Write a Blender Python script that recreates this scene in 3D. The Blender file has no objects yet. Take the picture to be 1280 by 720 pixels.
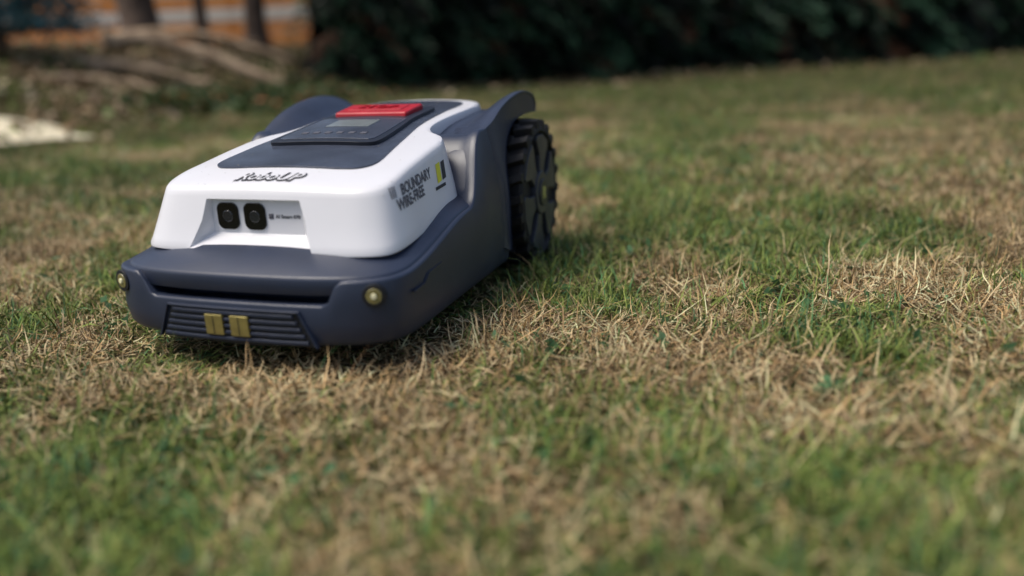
import bpy, bmesh, math, numpy as np
from mathutils import Vector, Matrix
from mathutils.bvhtree import BVHTree
rng=np.random.default_rng(7)
SC=bpy.context.scene
COL=SC.collection

# ---------------------------------------------------------------- helpers
def mat(name,col,rough=.5,spec=.5,metal=0,var=.0,vscale=20,bump=0,bscale=300,coat=0,col2=None,detail=4):
    m=bpy.data.materials.new(name);m.use_nodes=True
    nt=m.node_tree;N=nt.nodes;L=nt.links;b=N['Principled BSDF']
    b.inputs['Base Color'].default_value=(*col,1);b.inputs['Roughness'].default_value=rough
    b.inputs['Metallic'].default_value=metal;b.inputs['Specular IOR Level'].default_value=spec
    b.inputs['Coat Weight'].default_value=coat
    tc=N.new('ShaderNodeTexCoord')
    if var>0 or col2:
        n=N.new('ShaderNodeTexNoise');n.inputs['Scale'].default_value=vscale;n.inputs['Detail'].default_value=detail
        L.new(tc.outputs['Object'],n.inputs['Vector'])
        r=N.new('ShaderNodeValToRGB');r.color_ramp.elements[0].position=.35;r.color_ramp.elements[1].position=.7
        c2=col2 or tuple(c*(1-var) for c in col)
        r.color_ramp.elements[0].color=(*col,1);r.color_ramp.elements[1].color=(*c2,1)
        L.new(n.outputs['Fac'],r.inputs['Fac']);L.new(r.outputs['Color'],b.inputs['Base Color'])
        mr=N.new('ShaderNodeMapRange');mr.inputs['To Min'].default_value=rough*.8;mr.inputs['To Max'].default_value=min(1,rough*1.25)
        L.new(n.outputs['Fac'],mr.inputs['Value']);L.new(mr.outputs[0],b.inputs['Roughness'])
    if bump>0:
        n2=N.new('ShaderNodeTexNoise');n2.inputs['Scale'].default_value=bscale;n2.inputs['Detail'].default_value=3
        L.new(tc.outputs['Object'],n2.inputs['Vector'])
        bp=N.new('ShaderNodeBump');bp.inputs['Strength'].default_value=bump;bp.inputs['Distance'].default_value=.002
        L.new(n2.outputs['Fac'],bp.inputs['Height']);L.new(bp.outputs[0],b.inputs['Normal'])
    return m
def attr_mat(name,trans=.3,rough=.7):
    m=bpy.data.materials.new(name);m.use_nodes=True
    nt=m.node_tree;N=nt.nodes;L=nt.links;b=N['Principled BSDF'];o=N['Material Output']
    a=N.new('ShaderNodeAttribute');a.attribute_name='Col'
    b.inputs['Roughness'].default_value=rough;b.inputs['Specular IOR Level'].default_value=.22
    L.new(a.outputs['Color'],b.inputs['Base Color'])
    if trans>0:
        t=N.new('ShaderNodeBsdfTranslucent');L.new(a.outputs['Color'],t.inputs['Color'])
        x=N.new('ShaderNodeMixShader');x.inputs[0].default_value=trans
        L.new(b.outputs[0],x.inputs[1]);L.new(t.outputs[0],x.inputs[2]);L.new(x.outputs[0],o.inputs['Surface'])
    return m
def empty(name,loc=(0,0,0)):
    e=bpy.data.objects.new(name,None);e.location=loc;e.empty_display_size=.1;COL.objects.link(e);return e
def obj(name,me,parent=None,mats=None,loc=None):
    o=bpy.data.objects.new(name,me);COL.objects.link(o)
    if mats:
        for m in (mats if isinstance(mats,(list,tuple)) else [mats]): me.materials.append(m)
    if parent: o.parent=parent
    if loc: o.location=loc
    return o
def finish(me,smooth=True):
    bm=bmesh.new();bm.from_mesh(me);bmesh.ops.recalc_face_normals(bm,faces=bm.faces);bm.to_mesh(me);bm.free()
    if smooth: me.polygons.foreach_set('use_smooth',[True]*len(me.polygons))
    me.update()
def bev(o,w=.002,seg=3,ang=30):
    b=o.modifiers.new('bev','BEVEL');b.width=w;b.segments=seg;b.limit_method='ANGLE';b.angle_limit=math.radians(ang);b.harden_normals=True
def box(name,c,s,m,parent,b=.002,rot=None,smooth=True):
    v=[(sx*s[0]/2,sy*s[1]/2,sz*s[2]/2) for sx in(-1,1) for sy in(-1,1) for sz in(-1,1)]
    f=[(0,1,3,2),(4,6,7,5),(0,4,5,1),(2,3,7,6),(0,2,6,4),(1,5,7,3)]
    me=bpy.data.meshes.new(name);me.from_pydata(v,[],f);finish(me,smooth)
    o=obj(name,me,parent,m,c)
    if rot:o.rotation_euler=rot
    if b: bev(o,b)
    return o
def rawmesh(name,V,F):
    me=bpy.data.meshes.new(name);me.from_pydata([tuple(v) for v in V],[],F);return me
def trimesh(name,V,T,C=None):
    me=bpy.data.meshes.new(name);n=len(T)
    me.vertices.add(len(V));me.vertices.foreach_set('co',V.astype(np.float32).ravel())
    me.loops.add(3*n);me.loops.foreach_set('vertex_index',T.astype(np.int32).ravel())
    me.polygons.add(n);me.polygons.foreach_set('loop_start',np.arange(0,3*n,3,dtype=np.int32))
    try: me.polygons.foreach_set('loop_total',np.full(n,3,dtype=np.int32))
    except Exception: pass
    me.update(calc_edges=True)
    if C is not None:
        a=me.color_attributes.new('Col','FLOAT_COLOR','POINT')
        c=np.ones((len(V),4),np.float32);c[:,:3]=C;a.data.foreach_set('color',c.ravel())
    return me
def S(a,b,x):
    t=np.clip((np.asarray(x,float)-a)/(b-a),0,1);return t*t*(3-2*t)
def catmull(P,per=6):
    P=np.array(P,float);Q=np.vstack([2*P[0]-P[1],P,2*P[-1]-P[-2]]);out=[]
    for i in range(1,len(Q)-2):
        for k in range(per):
            t=k/per;a,b,c,d=Q[i-1],Q[i],Q[i+1],Q[i+2]
            out.append(.5*((2*b)+(-a+c)*t+(2*a-5*b+4*c-d)*t*t+(-a+3*b-3*c+d)*t**3))
    out.append(P[-1]);return np.array(out)
def tube(pts,rad,seg=10,wob=0):
    pts=np.array(pts,float);V=[];F=[]
    for i,p in enumerate(pts):
        d=pts[min(i+1,len(pts)-1)]-pts[max(i-1,0)];d/=np.linalg.norm(d)+1e-9
        a=np.array([0,0,1.]) if abs(d[2])<.9 else np.array([1.,0,0])
        u=np.cross(d,a);u/=np.linalg.norm(u);w=np.cross(d,u)
        for k in range(seg):
            an=2*math.pi*k/seg;rr=rad[i]*(1+wob*rng.normal())
            V.append(p+rr*(u*math.cos(an)+w*math.sin(an)))
    for i in range(len(pts)-1):
        for k in range(seg):
            F.append((i*seg+k,i*seg+(k+1)%seg,(i+1)*seg+(k+1)%seg,(i+1)*seg+k))
    F.append(tuple(range(seg)));F.append(tuple((len(pts)-1)*seg+k for k in range(seg)))
    return V,F
# value noise
_G=rng.random((256,256))
def vnoise(x,y,s=1.):
    x=np.asarray(x,float)*s+1000;y=np.asarray(y,float)*s+1000
    xi=np.floor(x).astype(int);yi=np.floor(y).astype(int);fx=x-xi;fy=y-yi
    fx=fx*fx*(3-2*fx);fy=fy*fy*(3-2*fy)
    g=lambda a,b:_G[a%256,b%256]
    return (g(xi,yi)*(1-fx)+g(xi+1,yi)*fx)*(1-fy)+(g(xi,yi+1)*(1-fx)+g(xi+1,yi+1)*fx)*fy
def fbm(x,y,s):return (vnoise(x,y,s)+.5*vnoise(x+7.3,y+3.1,s*2.1)+.25*vnoise(x-5,y+9,s*4.3))/1.75
def gz(x,y):
    x=np.asarray(x,float);y=np.asarray(y,float)
    bank=.62*S(0,3.6,-3.1-x)*S(-2,2,y)
    near=(fbm(x,y,5)-.5)*.030*S(.30,.60,np.hypot(x,y-.3))
    far=(fbm(x,y,.5)-.5)*.08*S(2,6,np.hypot(x,y))
    return bank+near+far

# ---------------------------------------------------------------- camera
cx,cy,cz,yaw,pit,roll,f=.549,-.679,.338,-.316,.296,-.04,950
fw=Vector((math.sin(yaw)*math.cos(pit),math.cos(yaw)*math.cos(pit),-math.sin(pit)))
r=Vector((math.cos(yaw),-math.sin(yaw),0));u=r.cross(fw)
r2=r*math.cos(roll)+u*math.sin(roll);u2=-r*math.sin(roll)+u*math.cos(roll)
cam=bpy.data.cameras.new('camera');co=bpy.data.objects.new('camera',cam);COL.objects.link(co)
M=Matrix((r2,u2,-fw)).transposed().to_4x4();M.translation=(cx,cy,cz);co.matrix_world=M
cam.sensor_width=36;cam.lens=f/1280*36;cam.clip_start=.02;cam.clip_end=500
cam.dof.use_dof=True;cam.dof.focus_distance=1.0;cam.dof.aperture_fstop=1.3
SC.camera=co
# ---------------------------------------------------------------- light
SC.view_settings.view_transform='Standard';SC.view_settings.look='None';SC.view_settings.exposure=0
W=bpy.data.worlds.new('World');SC.world=W;W.use_nodes=True
sk=W.node_tree.nodes.new('ShaderNodeTexSky');sk.sky_type='NISHITA';sk.sun_disc=False
el,az=math.radians(62),math.radians(238)
sk.sun_elevation=el;sk.sun_rotation=az;sk.dust_density=4;sk.air_density=1
W.node_tree.links.new(sk.outputs[0],W.node_tree.nodes['Background'].inputs[0])
W.node_tree.nodes['Background'].inputs[1].default_value=.14
sl=bpy.data.lights.new('sun','SUN');sl.energy=2.5;sl.angle=math.radians(24);sl.color=(1,.94,.84)
so=bpy.data.objects.new('sun',sl);COL.objects.link(so)
sd=Vector((math.sin(az)*math.cos(el),math.cos(az)*math.cos(el),math.sin(el)))
so.rotation_euler=sd.to_track_quat('Z','Y').to_euler();so.location=(0,0,5)

# ---------------------------------------------------------------- materials
navy=mat('navy_plastic',(.027,.037,.068),.36,.5,var=.22,vscale=14,bump=.12,bscale=900)
navy2=mat('dark_plastic',(.013,.017,.030),.38,.5,var=.2,vscale=18,bump=.1,bscale=900)
white=mat('white_plastic',(.76,.76,.79),.32,.5,var=.06,vscale=9,bump=.03,bscale=700,coat=.15)
panelm=mat('grey_panel',(.060,.072,.105),.24,.5,var=.35,vscale=26,bump=.05,bscale=900,detail=8)
black=mat('black_rubber',(.010,.010,.012),.6,.4,var=.3,vscale=40,bump=.3,bscale=500)
rimm=mat('wheel_plastic',(.040,.045,.060),.42,.5,var=.3,vscale=30,bump=.1,bscale=700)
glass=mat('black_glass',(.004,.004,.005),.12,.5,coat=.3)
red=mat('red_plastic',(.46,.010,.022),.42,.4,var=.2,vscale=30,bump=.05)
gold=mat('gold_contact',(.50,.42,.16),.3,.5,metal=.7,var=.35,vscale=60)
lensm=mat('headlight_lens',(.30,.26,.10),.15,.7,coat=.8,var=.6,vscale=300)
inkm=mat('dark_ink',(.02,.02,.025),.5)
greym=mat('grey_ink',(.10,.10,.12),.5)
yel=mat('yellow_ink',(.75,.72,.03),.45)
lcd=mat('lcd_screen',(.20,.23,.24),.2,.5,var=.2,vscale=60)
vblack=mat('vent_black',(.006,.007,.010),.6)
# ---------------------------------------------------------------- mower
mw=empty('robotic_lawn_mower')
def ring(ctrl,zf,per=5):
    h=catmull(ctrl,per);h[0,0]=0;h[-1,0]=0
    full=np.vstack([h,(h[1:-1]*[-1,1])[::-1]])
    z=zf(np.abs(full[:,0]),full[:,1])
    return np.column_stack([full,z])
def lean(R):
    R=np.array(R,float);z=R[:,2];R[:,0]*=1-.088*S(.12,.25,z)*S(.12,.16,np.abs(R[:,0]));return R
def loft(name,rings,m,parent=mw,bevel=0,capb=True,capt=True):
    n=len(rings[0]);V=np.vstack(rings).tolist();F=[]
    for i in range(len(rings)-1):
        for k in range(n):F.append((i*n+k,i*n+(k+1)%n,(i+1)*n+(k+1)%n,(i+1)*n+k))
    def cap(i):
        h=n//2
        for k in range(0,h):
            a=i*n+k;b=i*n+k+1;c=i*n+(n-k-1)%n;d=i*n+(n-k)%n
            q=[a,b]
            if c not in q:q.append(c)
            if d not in q:q.append(d)
            if len(q)>2:F.append(tuple(q))
    if capb:cap(0)
    if capt:cap(len(rings)-1)
    me=rawmesh(name,V,F);finish(me);o=obj(name,me,parent,m)
    if bevel:bev(o,bevel)
    return o
# --- lower body / bumper
B=[(0,-.007),(.06,-.006),(.11,-.002),(.15,.007),(.178,.024),(.190,.048),(.194,.09),(.196,.18),(.197,.24),(.198,.27),(.199,.30),(.199,.33),(.199,.365),(.192,.383),(.10,.385),(0,.385)]
def inset(P,d,db=None):
    db=d if db is None else db
    out=[]
    for x,y in P:
        fwt=float(1-S(.03,.12,y));bwt=float(S(.34,.38,y))
        out.append((x-d*min(1,x/.12) if x>0 else 0,y+d*fwt-db*bwt))
    return out
lip=lambda x,y:.088+.027*S(.114,.132,x)+.034*S(.04,.25,y)+.093*S(.243,.335,y)*S(.10,.13,x)
bz=lambda x,y:.040-.005*(1-S(0,.13,x))+0*y
body=loft('lower_body',[lean(q) for q in [
 ring(inset(B,.03),lambda x,y:bz(x,y)+.004),ring(inset(B,.009),lambda x,y:bz(x,y)-.001),ring(inset(B,.004),lambda x,y:bz(x,y)+.002),
 ring(inset(B,.001),lambda x,y:bz(x,y)+.008),ring(inset(B,-.001),lambda x,y:.068+0*x),ring(B,lambda x,y:.068+(lip(x,y)-.074)*.5),ring(B,lambda x,y:lip(x,y)-.003),
 ring(inset(B,.0007),lambda x,y:lip(x,y)-.0009),ring(inset(B,.0025),lambda x,y:lip(x,y)),ring(inset(B,.012),lambda x,y:lip(x,y)-.0005),
 ring(inset(B,.022),lambda x,y:lip(x,y)-.006),ring(inset(B,.035),lambda x,y:lip(x,y)-.008)]],navy)
rise=lambda y:.034*S(.04,.25,y)
Bi=inset([p for p in B if p[1]<.30]+[(.190,.31),(.10,.315),(0,.315)],.006)
band=loft('shoulder_band',[
 ring(inset(Bi,.014),lambda x,y:.094+rise(y)),ring(inset(Bi,.001),lambda x,y:.0975+rise(y)),ring(Bi,lambda x,y:.0985+rise(y)),
 ring(inset(Bi,.0008),lambda x,y:.1135+rise(y)),ring(inset(Bi,.0015),lambda x,y:.1165+rise(y)),ring(inset(Bi,.0035),lambda x,y:.1180+rise(y)),
 ring(inset(Bi,.024),lambda x,y:.1265+rise(y)),ring(inset(Bi,.045),lambda x,y:.1365+rise(y)),ring(inset(Bi,.07),lambda x,y:.139+rise(y))],navy)
# --- white shell
ZY=np.array([-.05,.05,.075,.10,.13,.22,.35,.45,.56,.7]);ZZ=np.array([.185,.194,.202,.2095,.217,.232,.250,.260,.267,.272])
def ztop(x,y):
    yy=np.asarray(y,float);z=(np.interp(yy-.012,ZY,ZZ)+np.interp(yy,ZY,ZZ)+np.interp(yy+.012,ZY,ZZ))/3
    return z+.004-.35*np.asarray(x,float)**2
zlow=lambda x,y:.134+.115*np.clip(np.asarray(y)-.06,0,1)
Wc=[(0,.043),(.05,.0435),(.10,.046),(.142,.051),(.166,.066),(.173,.100),(.172,.16),(.171,.22),(.169,.262),(.158,.288),(.134,.306),(.120,.335),(.117,.39),(.122,.47),(.119,.54),(.10,.575),(.05,.585),(0,.587)]
def wring(ix,iyf,iyb,t):
    c=[]
    for x,y in Wc:
        fwt=float(1-S(.06,.2,y));bwt=float(S(.45,.57,y))
        c.append((x*(1-ix/.165),y+iyf*fwt-iyb*bwt))
    if t>=1:return ring(c,lambda x,y:ztop(x,y))
    return ring(c,lambda x,y:zlow(x,y)*(1-t)+t*ztop(x,y))
wr=[wring(0,0,0,-.06),wring(0,0,0,0),wring(.0022,.0035,.001,.12),wring(.0085,.0125,.003,.5),wring(.015,.0215,.005,.87),wring(.0165,.0235,.008,.945),wring(.0185,.0262,.012,.983),wring(.0235,.032,.018,1)]
last=wr[-1]
for s in (.95,.85,.72,.5,.28,.1):
    q=last.copy();q[:,0]*=s;q[:,1]=.32+(q[:,1]-.32)*s;q[:,2]=ztop(q[:,0],q[:,1]);wr.append(q)
shell=loft('white_top_shell',wr,white)
fv=[(-.100,.025,.1225),(.098,.025,.1225),(.078,.025,.200),(-.080,.025,.200),(-.066,.0715,.148),(.060,.0715,.148),(.058,.0715,.188),(-.064,.0715,.188)]
fv=[(x-.006,y,z) for x,y,z in fv]
cme=rawmesh('cut',fv,[(0,1,2,3),(4,5,6,7),(0,1,5,4),(1,2,6,5),(2,3,7,6),(3,0,4,7)]);finish(cme,False)
cut=obj('cut',cme,None,white)
bo=shell.modifiers.new('b','BOOLEAN');bo.operation='DIFFERENCE';bo.object=cut;bo.solver='EXACT'
dg=bpy.context.evaluated_depsgraph_get();nm=bpy.data.meshes.new_from_object(shell.evaluated_get(dg));shell.modifiers.clear();shell.data=nm
bpy.data.objects.remove(cut)
try: nm.set_sharp_from_angle(angle=math.radians(38))
except Exception as e: print(e)
bvh=BVHTree.FromPolygons([v.co.copy() for v in nm.vertices],[tuple(p.vertices) for p in nm.polygons])
def wrap(o,direction,off):
    me=o.data;mw_=o.matrix_world.copy();d=Vector(direction)
    for v in me.vertices:
        p=mw_@v.co;h=bvh.ray_cast(p-d*.2,d)[0]
        v.co=(h-d*off) if h else p
    o.matrix_world=Matrix.Identity(4);me.update()
def subdiv(o,n=2):
    bm=bmesh.new();bm.from_mesh(o.data);bmesh.ops.triangulate(bm,faces=bm.faces)
    for _ in range(n):bmesh.ops.subdivide_edges(bm,edges=[e for e in bm.edges if e.calc_length()>.003],cuts=1,use_grid_fill=True)
    bm.to_mesh(o.data);bm.free()
def rsq(name,c,s,m,parent,y0,y1,rad=.3):
    n=8;pts=[]
    for q,(sx,sz) in enumerate([(1,1),(-1,1),(-1,-1),(1,-1)]):
        for k in range(n+1):
            a=math.pi/2*(q+k/n);R=s*rad
            pts.append((c[0]+sx*(s/2-R)+R*math.cos(a),c[1]+sz*(s*.55-R)+R*math.sin(a)))
    V=[(x,y0,z) for x,z in pts]+[(x,y1,z) for x,z in pts];k=len(pts)
    F=[tuple(range(k)),tuple(range(k,2*k))]+[(i,(i+1)%k,k+(i+1)%k,k+i) for i in range(k)]
    me=rawmesh(name,V,F);finish(me,False);o=obj(name,me,parent,m);bev(o,.0006,2,50);return o
def disc(name,c,rad,y0,y1,m,parent,axis='y',n=40,b=.0008):
    V=[];F=[]
    for yy in(y0,y1):
        for k in range(n):
            a=2*math.pi*k/n
            V.append((c[0]+rad*math.cos(a),yy,c[2]+rad*math.sin(a)) if axis=='y' else (yy,c[1]+rad*math.cos(a),c[2]+rad*math.sin(a)))
    F=[tuple(range(n)),tuple(range(n,2*n))]+[(i,(i+1)%n,n+(i+1)%n,n+i) for i in range(n)]
    me=rawmesh(name,V,F);finish(me,False);o=obj(name,me,parent,m)
    if b:bev(o,b,2,50)
    return o
lm=mat('eye_lens',(.012,.014,.022),.04,.8,coat=1)
for i,xx in enumerate((-.049,-.0115)):
    rsq('camera_eye_%d'%(i+1),(xx,.1685),.0295,glass,mw,.0695,.0745)
    disc('camera_lens_%d'%(i+1),(xx,0,.1685),.007,.0690,.072,lm,mw)
box('label_mark',(.0105,.0713,.169),(.006,.001,.006),greym,mw,0)
def text(name,body,size,m,parent,loc,rotm,shear=0,ext=.0004,off=0,align='LEFT',sx=1):
    c=bpy.data.curves.new(name,'FONT');c.body=body;c.size=size;c.shear=shear;c.extrude=ext;c.offset=off;c.align_x=align;c.resolution_u=3
    o=bpy.data.objects.new(name,c);COL.objects.link(o);dg=bpy.context.evaluated_depsgraph_get()
    me=bpy.data.meshes.new_from_object(o.evaluated_get(dg));bpy.data.objects.remove(o)
    o=obj(name,me,parent,m);me.materials.clear();me.materials.append(m)
    Mx=rotm.to_4x4() @ Matrix.Diagonal((sx,1,1,1));Mx.translation=loc;o.matrix_world=Mx;return o
front=Matrix(((1,0,0),(0,0,-1),(0,1,0)))
side=Matrix(((0,0,1),(1,0,0),(0,1,0)))
text('recess_label','AI Smart 070',.0062,inkm,mw,(.0165,.0712,.167),front)
I3=Matrix.Identity(3)
def decal(name,body,size,m,loc,rot,d,lift,**kw):
    o=text(name,body,size,m,mw,loc,rot,ext=0,**kw);subdiv(o,2);wrap(o,d,lift);return o
decal('nameplate_outline','RoboUP',.0275,inkm,(-.002,.0850,.3),I3,(0,0,-1),.0007,shear=.3,off=.0022,align='CENTER',sx=.90)
decal('nameplate_letters','RoboUP',.0275,white,(-.002,.0850,.3),I3,(0,0,-1),.0015,shear=.3,off=.0003,align='CENTER',sx=.90)
sd_=Matrix.Rotation(math.radians(5),3,'X')@side
decal('decal_line_1','BOUNDARY',.0168,greym,(.19,.114,.1890),sd_,(-1,0,0),.0006,shear=.3,off=.0006,sx=.93)
decal('decal_line_2','WIRE-FREE',.0168,greym,(.19,.098,.1735),sd_,(-1,0,0),.0006,shear=.3,off=.0006,sx=.90)
decal('decal_bars','////',.0168,greym,(.19,.094,.1880),sd_,(-1,0,0),.0006,shear=.1,off=.0004,sx=.6)
def para(name,y0,y1,z0,z1,sh,m):
    me=rawmesh(name,[(.19,y0,z0),(.19,y1,z0+.002),(.19,y1+sh,z1+.002),(.19,y0+sh,z1)],[(0,1,2,3)]);o=obj(name,me,mw,m);subdiv(o,4);wrap(o,(-1,0,0),.0006)
para('decal_yellow',.214,.228,.186,.209,.007,yel)
para('decal_black_bar',.231,.243,.188,.210,.007,inkm)
para('decal_black_foot',.203,.236,.1785,.1825,.001,inkm)
# --- top panel
def patch(name,outline,m,h=.0018,thick=.004,per=5,N=18,bevel=.0006,zf=ztop):
    P=catmull(outline,per);P=P[np.argsort(P[:,1])];V=[];F=[]
    nx=N
    for w,y in P:
        for k in range(nx+1):
            x=w*(2*k/nx-1);V.append((x,y,float(zf(x,y))+h))
    nr=len(P)
    for i in range(nr-1):
        for k in range(nx):
            a=i*(nx+1)+k;F.append((a,a+1,a+nx+2,a+nx+1))
    me=rawmesh(name,V,F);finish(me);o=obj(name,me,mw,m)
    if me.polygons[0].normal.z<0: me.flip_normals()
    s=o.modifiers.new('s','SOLIDIFY');s.thickness=thick;s.offset=-1
    bev(o,bevel,2,50)
    return o
patch('top_panel',[(.072,.122),(.098,.128),(.112,.150),(.108,.20),(.100,.26),(.091,.33),(.088,.42),(.088,.50),(.078,.53),(.05,.54)],panelm)
patch('panel_module',[(.060,.208),(.078,.214),(.082,.24),(.078,.30),(.074,.345),(.072,.43),(.06,.437)],navy2,h=.0068,thick=.008,bevel=.0015)
patch('module_inlay',[(.066,.222),(.072,.24),(.068,.34)],panelm,h=.0076,thick=.002,bevel=.0005)
patch('lcd_window',[(.034,.285),(.033,.325)],lcd,h=.0084,thick=.001,bevel=.0002)
for i in range(6):
    xx=-.045+.018*i
    box('key_%d'%(i+1),(xx,.25,float(ztop(xx,.25))+.0079),(.009,.008,.0010),greym,mw,.0003,rot=(.14,0,0))
V=[];
for (w,y,z) in ((.058,.354,.248),(.059,.357,.2665),(.060,.416,.2745),(.059,.421,.255)):
    V+= [(-w,y,z),(w,y,z)]
F=[(0,1,3,2),(2,3,5,4),(4,5,7,6),(6,7,1,0),(0,2,4,6),(1,7,5,3)]
me=rawmesh('stop_button',V,F);finish(me);o=obj('stop_button',me,mw,red);bev(o,.0035,4)
box('stop_lip',(0,.3545,.2575),(.102,.005,.003),red,mw,.001)
box('stop_recess',(0,.387,.2703),(.088,.034,.003),red,mw,.0012,rot=(.134,0,0))
text('stop_text','STOP',.022,red,mw,(0,.379,.2718),Matrix.Rotation(.134,3,'X'),ext=.0007,off=.0004,align='CENTER',sx=1.2)
# --- fenders
cy_,cz_=.524,.121
def fender(sgn,name):
    yt=np.array([.268,.285,.300,.320,.345,.375,.41,.46,.51,.55,.585,.597,.600])
    zc=np.array([.160,.186,.208,.229,.240,.252,.266,.278,.284,.283,.276,.266,.260])
    zi=np.array([.165,.192,.208,.220,.229,.236,.243,.249,.253,.254,.252,.248,.246])
    yb=np.array([.268,.300,.35,.383,.384,.388,.399,.416,.440,.475,.52,.56,.597])
    zb=np.array([.100,.090,.070,.060,.100,.150,.183,.206,.226,.241,.247,.248,.247])
    xs=[.100,.118,.135,.152,.168,.182,.193,.200,.2045,.2050,.203]
    zo=[0,0,0,0,0,0,0,0,-.0005,-.003,-.005]
    rings=[]
    tt=catmull(np.column_stack([yt,zc,zi]),3);bb=catmull(np.column_stack([yb,zb]),3)
    for x,dz in zip(xs,zo):
        t=float(S(.135,.198,x))**1.1
        ztt=tt[:,2]*(1-t)+tt[:,1]*t+dz
        tuck=lambda y:-.009*(1-S(.325,.378,y))*(x>.19)
        top=np.column_stack([(x+tuck(tt[:,0]))*sgn,tt[:,0],ztt])
        bot=np.column_stack([(x+tuck(bb[:,0]))*sgn,bb[:,0],np.minimum(bb[:,1],ztt-.004)])[::-1]
        rings.append(lean(np.vstack([top,bot])))
    n=len(rings[0]);V=np.vstack(rings);F=[]
    for i in range(len(rings)-1):
        for k in range(n):F.append((i*n+k,i*n+(k+1)%n,(i+1)*n+(k+1)%n,(i+1)*n+k))
    h=len(tt)
    for i in (0,len(rings)-1):
        for k in range(h-1):
            F.append((i*n+k,i*n+k+1,i*n+n-2-k,i*n+n-1-k))
    me=rawmesh(name,V,F);finish(me)
    try: me.set_sharp_from_angle(angle=math.radians(40))
    except Exception: pass
    return obj(name,me,mw,navy)
fender(1,'right_fender');fender(-1,'left_fender')
R_=[(0,.30),(.10,.30),(.148,.31),(.155,.36),(.155,.5),(.15,.60),(.13,.625),(.06,.63),(0,.63)]
loft('rear_chassis',[ring(inset(R_,.0),lambda x,y:.05+0*x),ring(R_,lambda x,y:.06+0*x),ring(R_,lambda x,y:.18+0*x),ring(R_,lambda x,y:.205+0*x),
  ring([(x*.85,.32+(y-.3)*.88) for x,y in R_],lambda x,y:.218+0*x)],navy2)
box('underside_light_block',(0,.2,.05),(.30,.3,.04),navy2,mw,.004)  # plain dark box, added under the body to block light
# --- wheels
def wheel(sgn,name):
    e=bpy.data.objects.new(name,None);COL.objects.link(e);e.parent=mw;e.location=(0,0,0)
    xo=.2135*sgn;xi=.162*sgn
    n=72
    prof=[(xi,.060),(xi,.098),(xi+.004*sgn,.1075),(xo-.006*sgn,.1085),(xo-.001*sgn,.105),(xo,.1005),(xo-.002*sgn,.0985),(xo-.007*sgn,.097),(xo-.008*sgn,.03)]
    V=[];F=[]
    for x,rr in prof:
        for k in range(n):
            a=2*math.pi*k/n;V.append((x,cy_+rr*math.cos(a),cz_+rr*math.sin(a)))
    for i in range(len(prof)-1):
        for k in range(n):F.append((i*n+k,i*n+(k+1)%n,(i+1)*n+(k+1)%n,(i+1)*n+k))
    F.append(tuple(range(n)));F.append(tuple((len(prof)-1)*n+k for k in range(n)))
    me=rawmesh('tyre',V,F);finish(me);me.set_sharp_from_angle(angle=math.radians(35));obj('tyre',me,e,black)
    V=[];F=[];nl=22
    for k in range(nl):
        for half in (0,1):
            a0=2*math.pi*(k+.5*half)/nl
            x0,x1=(xi+.001*sgn,xi+.029*sgn) if half else (xo-.029*sgn,xo-.0005*sgn)
            b=len(V)
            for x in (x0,x1):
                for rr,wd in ((.104,.0088),(.1205,.0062)):
                    for s_ in(-1,1):
                        sk_=(x-x0)*sgn*.35*(1 if half else -1)
                        a=a0+(s_*wd+sk_)/.115
                        rr2=rr-(.0025 if (rr>.11 and abs(x-(xo-.0005*sgn))<1e-6) else 0)
                        V.append((x,cy_+rr2*math.cos(a),cz_+rr2*math.sin(a)))
            F+= [(b,b+1,b+3,b+2),(b+4,b+6,b+7,b+5),(b,b+4,b+5,b+1),(b+2,b+3,b+7,b+6),(b,b+2,b+6,b+4),(b+1,b+5,b+7,b+3)]
    me=rawmesh('tread_lugs',V,F);finish(me,False);o=obj('tread_lugs',me,e,black);bev(o,.0012,2)
    V=[];F=[];xs0=xo-.010*sgn;xs1=xo-.0005*sgn
    ns=6
    for k in range(ns):
        a0=2*math.pi*k/ns+.35
        out=[]
        for rr,aa in ((.030,-.36),(.060,-.36),(.088,-.44),(.0955,-.38),(.0965,-.05),(.0955,.32),(.088,.36),(.062,.20),(.032,.33)):
            out.append((rr,a0+aa))
        b=len(V);m_=len(out)
        for x,sc in ((xs0,1),(xs1,.985)):
            for rr,a in out:V.append((x,cy_+rr*sc*math.cos(a),cz_+rr*sc*math.sin(a)))
        F+= [tuple(range(b,b+m_)),tuple(range(b+m_,b+2*m_))]+[(b+i,b+(i+1)%m_,b+m_+(i+1)%m_,b+m_+i) for i in range(m_)]
    me=rawmesh('spokes',V,F);finish(me,False);o=obj('spokes',me,e,rimm);bev(o,.0015,2)
    for nm_,rr,x0,x1,mm in (('hub',.036,xs0,xo+.002*sgn,rimm),('hub_cap',.022,xs1,xo+.0045*sgn,navy2)):
        disc(nm_,(0,cy_,cz_),rr,x0,x1,mm,e,'x',48,.002)
    text('hub_logo','R',.026,mat('hub_yellow',(.6,.58,.16),.4),e,(xo+.0046*sgn,cy_-.008,cz_-.009),side if sgn>0 else Matrix(((0,0,-1),(-1,0,0),(0,1,0))),shear=.2,off=.0008)
wheel(1,'right_drive_wheel');wheel(-1,'left_drive_wheel')
for s_ in(-1,1):
    disc('front_caster',(0,.10,.022),.024,s_*.10-.012,s_*.10+.012,black,mw,'x',32,.003)
    box('caster_fork',(s_*.10,.10,.045),(.02,.02,.03),navy2,mw,.002)
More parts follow.
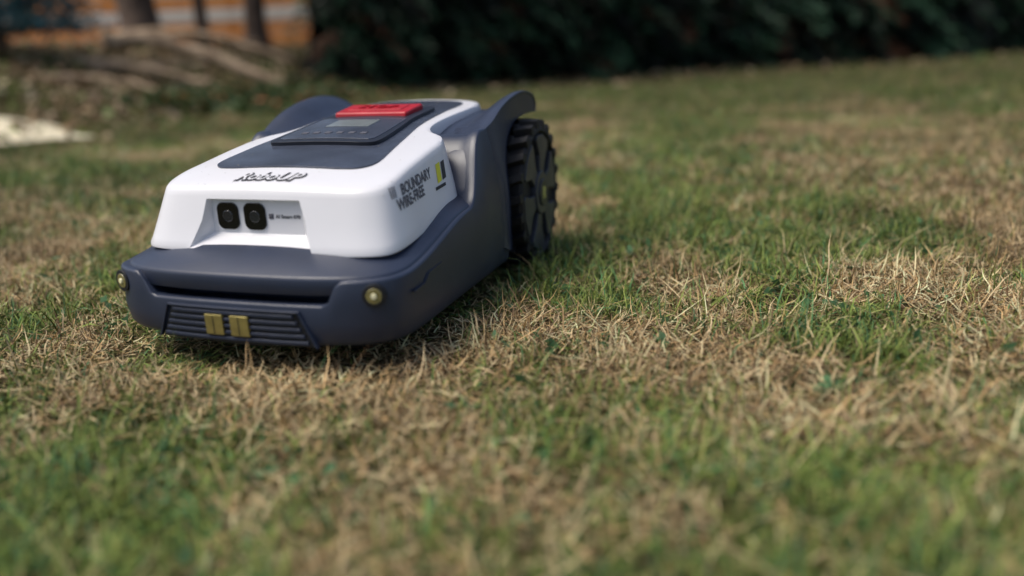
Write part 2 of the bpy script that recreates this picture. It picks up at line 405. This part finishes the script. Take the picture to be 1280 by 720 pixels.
# --- front vent, contacts, headlights, side mark
def yfront(x):return float(np.interp(abs(x),[0,.06,.11,.15,.178],[-.008,-.007,-.003,.006,.022]))
def strip(name,x0,x1,z0,z1,x0b,x1b,m,dy0,dy1,n=16):
    V=[];F=[]
    for k in range(n+1):
        t=k/n;xb=x0b+(x1b-x0b)*t;xt=x0+(x1-x0)*t
        V+= [(xb,yfront(xb)+dy0,z0),(xt,yfront(xt)+dy0,z1),(xt,yfront(xt)+dy1,z1),(xb,yfront(xb)+dy1,z0)]
    for k in range(n):
        for j in range(4):
            a=4*k+j;b=4*k+(j+1)%4;F.append((a,b,b+4,a+4))
    F+= [(0,1,2,3),(4*n,4*n+1,4*n+2,4*n+3)]
    me=rawmesh(name,V,F);finish(me,False);o=obj(name,me,mw,m);bev(o,.0006,2);return o
strip('vent_back',-.084,.080,.0405,.080,-.103,.099,vblack,-.0012,.004)
for k in range(5):
    z=.0440+.0075*k;w=.098-.0040*k
    strip('vent_slat_%d'%(k+1),-w+.001,w-.005,z,z+.0036,-w,w-.004,navy,-.0042,.001)
strip('vent_rim_top',-.088,.084,.0795,.0820,-.086,.082,navy,-.0040,.002)
for xa,xb,xc,xd in((-.0890,-.0868,-.1080,-.1058),(.0827,.0849,.1017,.1039)):
    strip('vent_rim_side',xa,xb,.040,.0820,xc,xd,navy,-.0040,.002,2)
for i,(a_,b_) in enumerate(((-.035,-.0115),(-.0015,.022))):
    strip('charging_contact_%d'%(i+1),a_,b_,.0500,.0735,a_,b_,gold,-.0058,-.001,4)
    strip('contact_groove_%d'%(i+1),a_+.0105,a_+.0118,.0505,.0730,a_+.0105,a_+.0118,vblack,-.0062,-.001,1)
for s_ in(-1,1):
    nx,ny=s_*.30,-.95
    e=bpy.data.objects.new('headlight',None);COL.objects.link(e);e.parent=mw;e.location=(s_*.167,.0145,.0985);e.rotation_euler=(0,0,math.atan2(nx,-ny))
    disc('bezel',(0,0,0),.0130,-.003,.02,vblack,e);disc('reflector',(0,0,0),.0088,-.0038,.0,lensm,e);disc('led',(0,0,0),.0032,-.0055,.0,mat('led',(.9,.85,.55),.2),e)
V=[(.1985,.055,.0905),(.1985,.085,.0915),(.1985,.098,.1005),(.1985,.135,.103),(.1985,.135,.1055),(.1985,.096,.1032),(.1985,.083,.0942),(.1985,.055,.0932)]
V=[(x-.0045,y,z) for x,y,z in V]+[(x-.0022,y,z) for x,y,z in V]
me=rawmesh('side_chevron',V,[tuple(range(8)),tuple(range(8,16))]+[(i,(i+1)%8,8+(i+1)%8,8+i) for i in range(8)]);finish(me,False);obj('side_chevron',me,mw,navy)
# clippings stuck on the shell
n=260;px=rng.uniform(-.16,.16,n);py=rng.uniform(.07,.56,n);V=[];T=[];C=[]
for i in range(n):
    x,y=px[i],py[i]
    if y>.28 and abs(x)>.10: x*=.6
    if .2<y<.45 and abs(x)<.085: continue
    h=bvh.ray_cast(Vector((x,y,.4)),Vector((0,0,-1)))[0]
    if not h: continue
    z=max(h.z+.0006,(float(ztop(x,y))+.0022) if abs(x)<.105 and y>.12 else 0);a=rng.uniform(0,6.28);l=rng.uniform(.001,.0045);w=rng.uniform(.0003,.0009)
    b=len(V);V+=[(x,y,z),(x+l*math.cos(a),y+l*math.sin(a),z+.0006),(x+w*math.sin(a),y-w*math.cos(a),z+.0002)];T.append((b,b+1,b+2))
    cc=[(.08,.07,.03),(.12,.13,.03),(.35,.28,.14)][rng.integers(3)];C+=[cc]*3
grassm=attr_mat('grass_blades',0,.6)
obj('stuck_clippings',trimesh('stuck_clippings',np.array(V),np.array(T),np.array(C)),mw,grassm)

# ---------------------------------------------------------------- ground
xs=np.concatenate([-np.geomspace(60,3.2,26),np.linspace(-3,3,121),np.geomspace(3.2,60,26)])
ys=np.concatenate([-np.geomspace(30,1.6,14),np.linspace(-1.5,6,150),np.geomspace(6.2,90,30)])
XX,YY=np.meshgrid(xs,ys);ZZg=gz(XX,YY)
V=np.column_stack([XX.ravel(),YY.ravel(),ZZg.ravel()]);nx=len(xs);F=[(j*nx+i,j*nx+i+1,(j+1)*nx+i+1,(j+1)*nx+i) for j in range(len(ys)-1) for i in range(nx-1)]
me=rawmesh('ground',V,F);me.polygons.foreach_set('use_smooth',[True]*len(me.polygons))
gm=bpy.data.materials.new('lawn_soil');gm.use_nodes=True;N=gm.node_tree.nodes;L=gm.node_tree.links;b=N['Principled BSDF'];b.inputs['Roughness'].default_value=.95;b.inputs['Specular IOR Level'].default_value=.1
tc=N.new('ShaderNodeTexCoord')
def nz(s,d=5):
    n=N.new('ShaderNodeTexNoise');n.inputs['Scale'].default_value=s;n.inputs['Detail'].default_value=d;L.new(tc.outputs['Object'],n.inputs['Vector']);return n
def ramp(n,stops):
    r=N.new('ShaderNodeValToRGB');e=r.color_ramp.elements;e[0].position,e[0].color=stops[0][0],(*stops[0][1],1);e[1].position,e[1].color=stops[-1][0],(*stops[-1][1],1)
    for p,c in stops[1:-1]:
        q=e.new(p);q.color=(*c,1)
    L.new(n.outputs['Fac'],r.inputs['Fac']);return r
r1=ramp(nz(120,6),[(.3,(.030,.021,.010)),(.5,(.09,.066,.033)),(.72,(.22,.17,.09))])
r3=ramp(nz(60,6),[(.3,(.025,.032,.010)),(.55,(.07,.09,.026)),(.75,(.16,.16,.06))])
r2_=ramp(nz(1.3,4),[(.4,(0,0,0)),(.62,(1,1,1))])
mx=N.new('ShaderNodeMix');mx.data_type='RGBA';L.new(r2_.outputs[0],mx.inputs[0]);L.new(r1.outputs[0],mx.inputs[6]);L.new(r3.outputs[0],mx.inputs[7]);L.new(mx.outputs[2],b.inputs['Base Color'])
bp=N.new('ShaderNodeBump');bp.inputs['Distance'].default_value=.02;L.new(nz(90,6).outputs['Fac'],bp.inputs['Height']);L.new(bp.outputs[0],b.inputs['Normal'])
obj('ground',me,None,gm)

# ---------------------------------------------------------------- grass
def lawn_edge(y):
    return np.interp(y,[-3,2.0,3.2,4.9,6.5,8.0,11,14,30],[-3.2,-3.05,-3.3,-3.15,-2.8,-2.2,0.0,2.6,12])
camxy=np.array([cx,cy]);va=math.atan2(fw.y,fw.x)
def sector(n,r0,r1,half=math.radians(50)):
    rr=np.sqrt(rng.uniform(r0*r0,r1*r1,n));aa=va+rng.uniform(-half,half,n)
    return camxy[0]+rr*np.cos(aa),camxy[1]+rr*np.sin(aa)
def dryness(x,y):
    d=.525+(fbm(x,y,2.8)-.5)*1.15+(fbm(x+20,y,10)-.5)*1.0
    d=d+.20*S(.5,1.3,x+.05*y)*(1-.85*S(1.5,4.5,y))-.17*S(2.0,6,y)-.04*S(.2,1.6,-x-.1)*(y<3)-.05*S(-.1,-.35,y)*S(.9,.5,x)
    return d
def blades(x,y,green,L_,W_,el0,bend,C,segs):
    n=len(x);az=rng.uniform(0,2*np.pi,n);z=gz(x,y)
    V=[];px,py,pz=x.copy(),y.copy(),z-.002+np.where(green,0,rng.uniform(0,.014,n))
    wx,wy=-np.sin(az),np.cos(az);el=el0.copy();tw=rng.normal(0,.25,n)
    for s in range(segs+1):
        wd=W_*(1-s/segs)**.6*.5
        if s<segs:
            V.append(np.column_stack([px-wx*wd,py-wy*wd,pz+tw*wd]));V.append(np.column_stack([px+wx*wd,py+wy*wd,pz-tw*wd]))
        else:V.append(np.column_stack([px,py,pz]))
        st=L_/segs
        px=px+st*np.cos(el)*np.cos(az);py=py+st*np.cos(el)*np.sin(az);pz=np.maximum(pz+st*np.sin(el),z+.0005)
        el=el-bend/segs;az=az+rng.normal(0,.30,n)
    k=2*segs+1;VV=np.stack(V,1).reshape(-1,3)
    sh=np.array([.55+.45*min(1,(i//2)/segs+.25) for i in range(k)])  # shade between blades painted in: vertex colour darkens towards the root
    base=np.arange(n)[:,None]*k;T=[]
    for s in range(segs-1):
        a=2*s;T+=[[a,a+1,a+3],[a,a+3,a+2]]
    T.append([2*segs-2,2*segs-1,2*segs])
    TT=(base[:,:,None]+np.array(T)[None]).reshape(-1,3)
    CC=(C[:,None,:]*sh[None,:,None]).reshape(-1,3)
    return VV,TT,CC
AV=[];AT=[];AC=[];off=0
def add(res):
    global off
    V,T,C=res;AV.append(V);AT.append(T+off);AC.append(C);off+=len(V)
def lawn(n,r0,r1,segs,wsc,lsc,half=math.radians(50)):
    x,y=sector(n,r0,r1,half)
    k=(x>lawn_edge(y)-.15*rng.random(n));x,y=x[k],y[k];n=len(x)
    d=dryness(x,y)+rng.normal(0,.07,n)
    pg=1-S(.34,.70,d)
    green=rng.random(n)<pg*.76+.07
    tuft=vnoise(x,y,34)*.6+vnoise(x+3,y,80)*.4
    keep=~green|(tuft>.42)|(rng.random(n)<.2)
    bare=(~green)&(vnoise(x-8,y+5,26)<.30)&(rng.random(n)<.55);keep&=~bare
    x,y,d,green,tuft=[a[keep] for a in(x,y,d,green,tuft)];n=len(x)
    under=(np.abs(x)<.215)&(y>-.035)&(y<.60)
    wh=(np.abs(x)<.225)&(np.abs(x)>.155)&(np.abs(y-cy_)<.05)
    keep=~wh&~(under&(rng.random(n)<.35));x,y,d,green,tuft,under=[a[keep] for a in(x,y,d,green,tuft,under)];n=len(x)
    L_=np.where(green,rng.gamma(5,.0048,n)+.006,rng.gamma(2.4,.0085,n)+.006)*lsc
    L_=np.where(green,L_*(.45+1.05*tuft),L_)
    nearw=(np.abs(x-.235)<.03)&(np.abs(y-.5)<.14);L_=np.where(nearw&green,L_*1.35,L_)
    L_=np.where(under,np.minimum(L_,.020),L_)
    W_=np.where(green,rng.uniform(.0011,.0030,n),rng.uniform(.0008,.0025,n))*wsc
    el=np.where(green,rng.uniform(.35,1.5,n),np.abs(rng.normal(0,.38,n)))
    flat=rng.random(n)<.12;el=np.where(~green&flat,rng.uniform(.4,1.3,n),el)
    el=np.where(under,np.minimum(el,.6),el)
    bend=np.where(green,rng.uniform(.1,1.9,n),rng.normal(.2,.8,n))
    g1=np.array([.100,.165,.028]);g2=np.array([.27,.32,.080]);g3=np.array([.075,.185,.070])
    s1=np.array([.70,.54,.31]);s2=np.array([.48,.32,.15]);s3=np.array([.15,.090,.045])
    t=rng.random(n)[:,None];v=rng.uniform(.5,1.35,n)[:,None]
    G=g1*(1-t)+g2*t;G=np.where((rng.random(n)<.25)[:,None],g3,G)
    q=rng.random(n)[:,None];St=np.where(q<.42,s1,np.where(q<.76,s2,s3))
    moist=(1-S(.3,.6,d))[:,None];St=St*(1-.45*moist)+np.array([.15,.18,.05])*(.45*moist)
    C=np.where(green[:,None],G,St)*v
    broad=(.52+.98*fbm(x+40,y-13,2.2))[:,None];C=C*broad
    edge=S(0,.7,x-lawn_edge(y))[:,None];C=C*(.6+.4*edge)  # hedge shade painted into the blade colour along the lawn edge
    far=S(2.5,7,y)[:,None];C=C*(1-.30*far)  # distant blades darkened too, as painted shade below the hedge
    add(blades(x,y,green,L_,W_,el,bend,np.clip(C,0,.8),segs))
lawn(230000,.30,1.9,3,1.0,1.0)
lawn(160000,1.9,4.2,2,1.5,1.1)
lawn(110000,4.2,9,1,2.8,1.4,math.radians(46))
lawn(60000,9,24,1,6,2.0,math.radians(42))
V=np.vstack(AV);T=np.vstack(AT);C=np.vstack(AC)
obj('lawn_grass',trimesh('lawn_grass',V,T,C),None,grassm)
print('grass tris',len(T))

def leafcloud(P,size,C,droop=0,asp=.5,norm=None):
    n=len(P);a=rng.uniform(0,2*np.pi,n);e=rng.uniform(-.9,.7,n)-droop
    d=np.column_stack([np.cos(a)*np.cos(e),np.sin(a)*np.cos(e),np.sin(e)])
    if norm is not None:
        d=norm+rng.normal(0,.35,(n,3));d/=np.linalg.norm(d,axis=1)[:,None]
    k=rng.normal(size=(n,3));w=np.cross(d,k);w/=np.linalg.norm(w,axis=1)[:,None]+1e-9
    s=size[:,None];V=np.stack([P,P+d*s*.45+w*s*asp*.5,P+d*s,P+d*s*.45-w*s*asp*.5],1).reshape(-1,3)
    b=np.arange(n)[:,None]*4;T=np.stack([b+np.array([0,1,2]),b+np.array([0,2,3])],1).reshape(-1,3)
    return V,T,np.repeat(C,4,0)
x,y=sector(560,.35,3.0);k=x>lawn_edge(y);x,y=x[k],y[k];k=~((np.abs(x)<.24)&(y>-.05)&(y<.62));x,y=x[k],y[k]
P=[];
for X_,Y_ in zip(x,y):
    m_=rng.integers(3,7)
    for _ in range(m_):P.append((X_+rng.normal(0,.008),Y_+rng.normal(0,.008),float(gz(X_,Y_))+rng.uniform(.006,.018)))
P=np.array(P);C=np.array([.080,.17,.075])*rng.uniform(.6,1.4,(len(P),1))
V,T,C=leafcloud(P,rng.uniform(.008,.020,len(P)),C,-.2,.6);leafm=attr_mat('leaves',.15,.5)
obj('clover_weeds',trimesh('clover_weeds',V,T,C),None,leafm)

# ---------------------------------------------------------------- hedge line
HP=np.array([(-3.95,6.9),(-3.0,8.0),(-2.1,9.4),(-.2,12.0),(3.0,15.6),(7.5,21.5),(14,30)])
seg=np.linalg.norm(np.diff(HP,axis=0),axis=1);cs=np.concatenate([[0],np.cumsum(seg)])
def hp(s):return np.column_stack([np.interp(s,cs,HP[:,0]),np.interp(s,cs,HP[:,1])])
def hn(s):
    d=hp(s+.2)-hp(s-.2);d/=np.linalg.norm(d,axis=1)[:,None]+1e-9;return np.column_stack([d[:,1],-d[:,0]])
n=24000;x=rng.uniform(-11,-2.7,n);y=rng.uniform(1.2,12,n);k=(x<lawn_edge(y)+.25*rng.normal(size=n));x,y=x[k],y[k]
m_=9000;s=rng.random(m_)**1.3*cs[-1];p=hp(s);nn=hn(s);o_=rng.exponential(.45,m_)+.1
x=np.concatenate([x,p[:,0]+nn[:,0]*o_]);y=np.concatenate([y,p[:,1]+nn[:,1]*o_]);n=len(x)
P=np.column_stack([x,y,gz(x,y)+rng.uniform(0,.05,n)]);cc=np.array([(.38,.26,.15),(.52,.40,.26),(.14,.09,.05),(.15,.20,.05)])[rng.choice(4,n,p=[.32,.26,.26,.16])]*rng.uniform(.5,1.2,(n,1))
sz=rng.uniform(.04,.10,n);V,T,C=leafcloud(P,sz,cc,0,.6);obj('leaf_litter',trimesh('leaf_litter',V,T,C),None,leafm)
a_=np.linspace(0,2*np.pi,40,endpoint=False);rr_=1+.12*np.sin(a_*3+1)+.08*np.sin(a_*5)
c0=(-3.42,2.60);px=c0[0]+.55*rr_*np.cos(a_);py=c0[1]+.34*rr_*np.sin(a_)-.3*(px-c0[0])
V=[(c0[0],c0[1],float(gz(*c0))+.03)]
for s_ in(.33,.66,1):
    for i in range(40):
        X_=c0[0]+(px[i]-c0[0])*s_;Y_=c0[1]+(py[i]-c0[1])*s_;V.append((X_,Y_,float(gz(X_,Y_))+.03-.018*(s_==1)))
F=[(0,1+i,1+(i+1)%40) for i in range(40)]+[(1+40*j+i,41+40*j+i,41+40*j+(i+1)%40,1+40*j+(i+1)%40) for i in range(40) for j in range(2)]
me=rawmesh('painted_sun_patch',V,F);finish(me);obj('painted_sun_patch',me,None,mat('painted_sunlight',(.80,.72,.52),.9,.2,var=.25,vscale=12,bump=.3,bscale=80))  # thin pale sheet: a sunlit patch of ground painted as base colour

n=8000;tq=rng.random(n);px=-3.45+rng.normal(0,.30,n);py=3.9+tq*3.2;px=np.where(py>5,px+.5*(py-5)/2,px)
P=np.column_stack([px,py,gz(px,py)+rng.uniform(0,.18,n)*np.exp(-((px+3.5)/.5)**2)])
cc=np.array([(.03,.06,.018),(.06,.10,.03),(.16,.20,.09),(.30,.11,.04)])[rng.choice(4,n,p=[.41,.29,.18,.12])]
V,T,C=leafcloud(P,rng.uniform(.03,.07,n),cc,.2,.8);obj('ivy_ground_cover',trimesh('ivy_ground_cover',V,T,C),None,leafm)

# ---------------------------------------------------------------- conifer hedge
V=[];F=[];ss=np.linspace(0,cs[-1],90);zs=np.linspace(-.1,3.6,14)
P0=hp(ss);Nn=hn(ss)
for j,z in enumerate(zs):
    bul=.25*math.sin(math.pi*min(1,z/3.6+.1))
    for i in range(len(ss)):
        o_=bul+rng.normal(0,.07)-.60
        V.append((P0[i,0]+Nn[i,0]*o_,P0[i,1]+Nn[i,1]*o_,z+(rng.normal(0,.15) if j>10 else 0)))
for j in range(len(zs)-1):
    for i in range(len(ss)-1):a=j*len(ss)+i;F.append((a,a+1,a+len(ss)+1,a+len(ss)))
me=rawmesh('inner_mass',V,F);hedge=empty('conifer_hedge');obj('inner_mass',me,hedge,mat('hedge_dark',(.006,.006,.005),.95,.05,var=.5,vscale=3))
nb=1500;s=rng.random(nb)**1.5*cs[-1];z=rng.uniform(.15,3.5,nb);z[:900]=rng.uniform(.25,1.7,900)
p=hp(s);nn=hn(s);o_=rng.uniform(-.5,.55,nb)
bc=np.column_stack([p[:,0]+nn[:,0]*o_,p[:,1]+nn[:,1]*o_,z]);ba=np.arctan2(nn[:,1],nn[:,0])+rng.normal(0,.7,nb)
bl=rng.uniform(.35,.95,nb)*(1+s/20);tone=rng.uniform(.2,1.45,nb)**2.8
per=60;tt=rng.random((nb,per));side_=np.where(rng.random((nb,per))<.5,-1,1)
dx=np.cos(ba)[:,None]*tt*bl[:,None];dy=np.sin(ba)[:,None]*tt*bl[:,None]
dz=-.55*tt**1.7*bl[:,None]+rng.normal(0,.02,(nb,per))
P=np.column_stack([(bc[:,0:1]+dx).ravel(),(bc[:,1:2]+dy).ravel(),(bc[:,2:3]+dz).ravel()])
an=(ba[:,None]+side_*.75).ravel();nrm=np.column_stack([np.cos(an),np.sin(an),np.full(len(an),-.45)-.4*tt.ravel()])
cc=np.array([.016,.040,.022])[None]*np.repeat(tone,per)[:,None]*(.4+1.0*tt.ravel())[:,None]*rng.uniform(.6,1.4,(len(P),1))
br=np.repeat(rng.random(nb)<.07,per);cc[br]=np.array([.11,.05,.025])*rng.uniform(.5,1.2,(br.sum(),1))
k=P[:,2]>.04;sz=(rng.uniform(.10,.24,len(P))*(1.1-.6*tt.ravel())*np.repeat(1+s/14,per))[k]
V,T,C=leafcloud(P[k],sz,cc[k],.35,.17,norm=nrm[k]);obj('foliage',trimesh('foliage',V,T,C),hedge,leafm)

# ---------------------------------------------------------------- trees, shrub, fence, branches
bark=mat('bark',(.17,.12,.09),.9,.2,col2=(.07,.05,.04),vscale=9,bump=.9,bscale=25)
bark2=mat('dead_wood',(.50,.37,.25),.85,.2,col2=(.20,.14,.09),vscale=7,bump=.8,bscale=40)
def tree(x,y,rad,h,lean_,name='tree'):
    e=empty(name,(x,y,float(gz(x,y))-.05))
    pts=[(0,0,0),(lean_*.15,0,h*.2),(lean_*.5,.05,h*.5),(lean_,0,h)];pt=catmull(pts,5);rr=rad*(1-.65*np.linspace(0,1,len(pt)));rr[0]*=1.35;rr[1]*=1.12
    V,F=tube(pt,rr,14,.03);F=list(F);V=list(V)
    for k in range(7):
        t=rng.uniform(.45,.98);a=rng.uniform(0,6.28);b=pt[int(t*(len(pt)-1))];l=rng.uniform(.8,1.6)
        q=np.array([b,b+l*.5*np.array([math.cos(a),math.sin(a),.5]),b+l*np.array([math.cos(a),math.sin(a),.8])])
        v,f_=tube(catmull(q,3),np.linspace(rad*.3,rad*.08,7),7);o2=len(V);V+=v;F+=[tuple(i+o2 for i in g) for g in f_]
    me=rawmesh('trunk',V,F);finish(me);obj('trunk',me,e,bark)
    n=45;c=np.column_stack([rng.normal(lean_,1.0,n),rng.normal(0,1.0,n),rng.uniform(h*.75,h*1.3,n)])
    P=(c[:,None,:]+rng.normal(0,.22,(n,45,3))).reshape(-1,3);tn=np.repeat(rng.uniform(.5,1.4,n),45)[:,None]
    V,T,C=leafcloud(P,rng.uniform(.09,.18,len(P)),np.array([.04,.07,.02])*tn,0,.6);obj('crown',trimesh('crown',V,T,C),e,leafm)
tree(-6.7,7.35,.26,4.8,-.5);tree(-6.15,7.75,.09,4.2,.1);tree(-5.55,8.0,.15,4.6,.25)
sx_,sy_=-5.80,4.65
sh=empty('blue_spruce_shrub',(sx_,sy_,float(gz(sx_,sy_))))
me=rawmesh('stem',*tube([(0,0,-.1),(0,0,.9),(0,0,1.9)],[.06,.04,.01],8));obj('stem',me,sh,bark)
n=13000;z=rng.random(n)**1.2*2.2;R=(.86-.34*z)*np.sqrt(rng.random(n))*(.75+.35*rng.random(n));a=rng.uniform(0,6.28,n)
a=np.round(a*4)/4+rng.normal(0,.09,n)
P=np.column_stack([R*np.cos(a),R*np.sin(a),z+.18]);V,T,C=leafcloud(P,rng.uniform(.05,.12,n),np.array([.050,.130,.145])*rng.uniform(.4,1.4,(n,1)),.1,.3)
obj('needles',trimesh('needles',V,T,C),sh,leafm)
fe=empty('timber_fence',(0,0,0))
fm=mat('orange_timber',(.80,.33,.09),.7,.3,col2=(.60,.22,.06),vscale=5,bump=.3,bscale=60);fp=mat('pale_render',(.82,.74,.66),.8,.3,var=.15,vscale=3)
A=np.array([-13.5,8.6]);Bp=np.array([-4.2,11.95]);Lf=float(np.linalg.norm(Bp-A));ang=math.atan2(*(Bp-A)[::-1]);mid=(A+Bp)/2
for i,(z0,h_,m_,th) in enumerate(((.3,.58,fm,.08),(.90,.16,fm,.04),(1.08,.17,fp,.06),(1.27,.20,fm,.04),(1.49,.20,fm,.04),(1.71,.20,fm,.04),(1.93,.20,fm,.04),(2.15,.06,fm,.12))):
    box('board_%d'%i,(mid[0],mid[1],z0+h_/2),(Lf,th,h_),m_,fe,.006,rot=(0,0,ang))
for k in range(6):
    q=A+(Bp-A)*(k/5);box('post_%d'%k,(q[0]+.05,q[1]+.1,1.25),(.12,.12,2.0),bark,fe,.006,rot=(0,0,ang))
def branch(pts,r0,r1,name='fallen_branch',twigs=3):
    P=catmull([(x,y,float(gz(x,y))+z) for x,y,z in pts],6);P[:,2]+=rng.normal(0,.008,len(P))
    V,F=tube(P,np.linspace(r0,r1,len(P)),9,.06)
    for k in range(twigs):
        b=P[rng.integers(3,len(P)-2)];a=rng.uniform(0,6.28);l=rng.uniform(.2,.5)
        q=[b,b+l*.5*np.array([math.cos(a),math.sin(a),.2]),b+l*np.array([math.cos(a),math.sin(a),.15])]
        v,f_=tube(catmull(q,3),np.linspace(r1*.9,r1*.3,7),6);o2=len(V);V+=v;F+=[tuple(i+o2 for i in g) for g in f_]
    me=rawmesh(name,V,F);finish(me);obj(name,me,None,bark2)
branch([(-5.3,5.3,.20),(-4.9,5.5,.30),(-4.3,5.7,.24),(-3.75,5.85,.08)],.070,.045)
branch([(-6.3,6.3,.10),(-5.6,6.2,.24),(-4.9,6.4,.32),(-4.2,6.7,.24)],.05,.03)
branch([(-5.3,4.9,.03),(-4.8,5.0,.10),(-4.2,5.2,.08),(-3.65,5.2,.02)],.045,.02)
branch([(-5.8,5.7,.05),(-5.3,6.2,.26),(-4.8,7.0,.32)],.035,.02)
branch([(-5.0,4.8,.03),(-4.6,5.3,.16),(-4.3,6.0,.26)],.030,.012)
branch([(-4.9,4.1,.02),(-4.4,4.5,.07),(-4.0,4.6,.04),(-3.6,4.9,.02)],.028,.012)
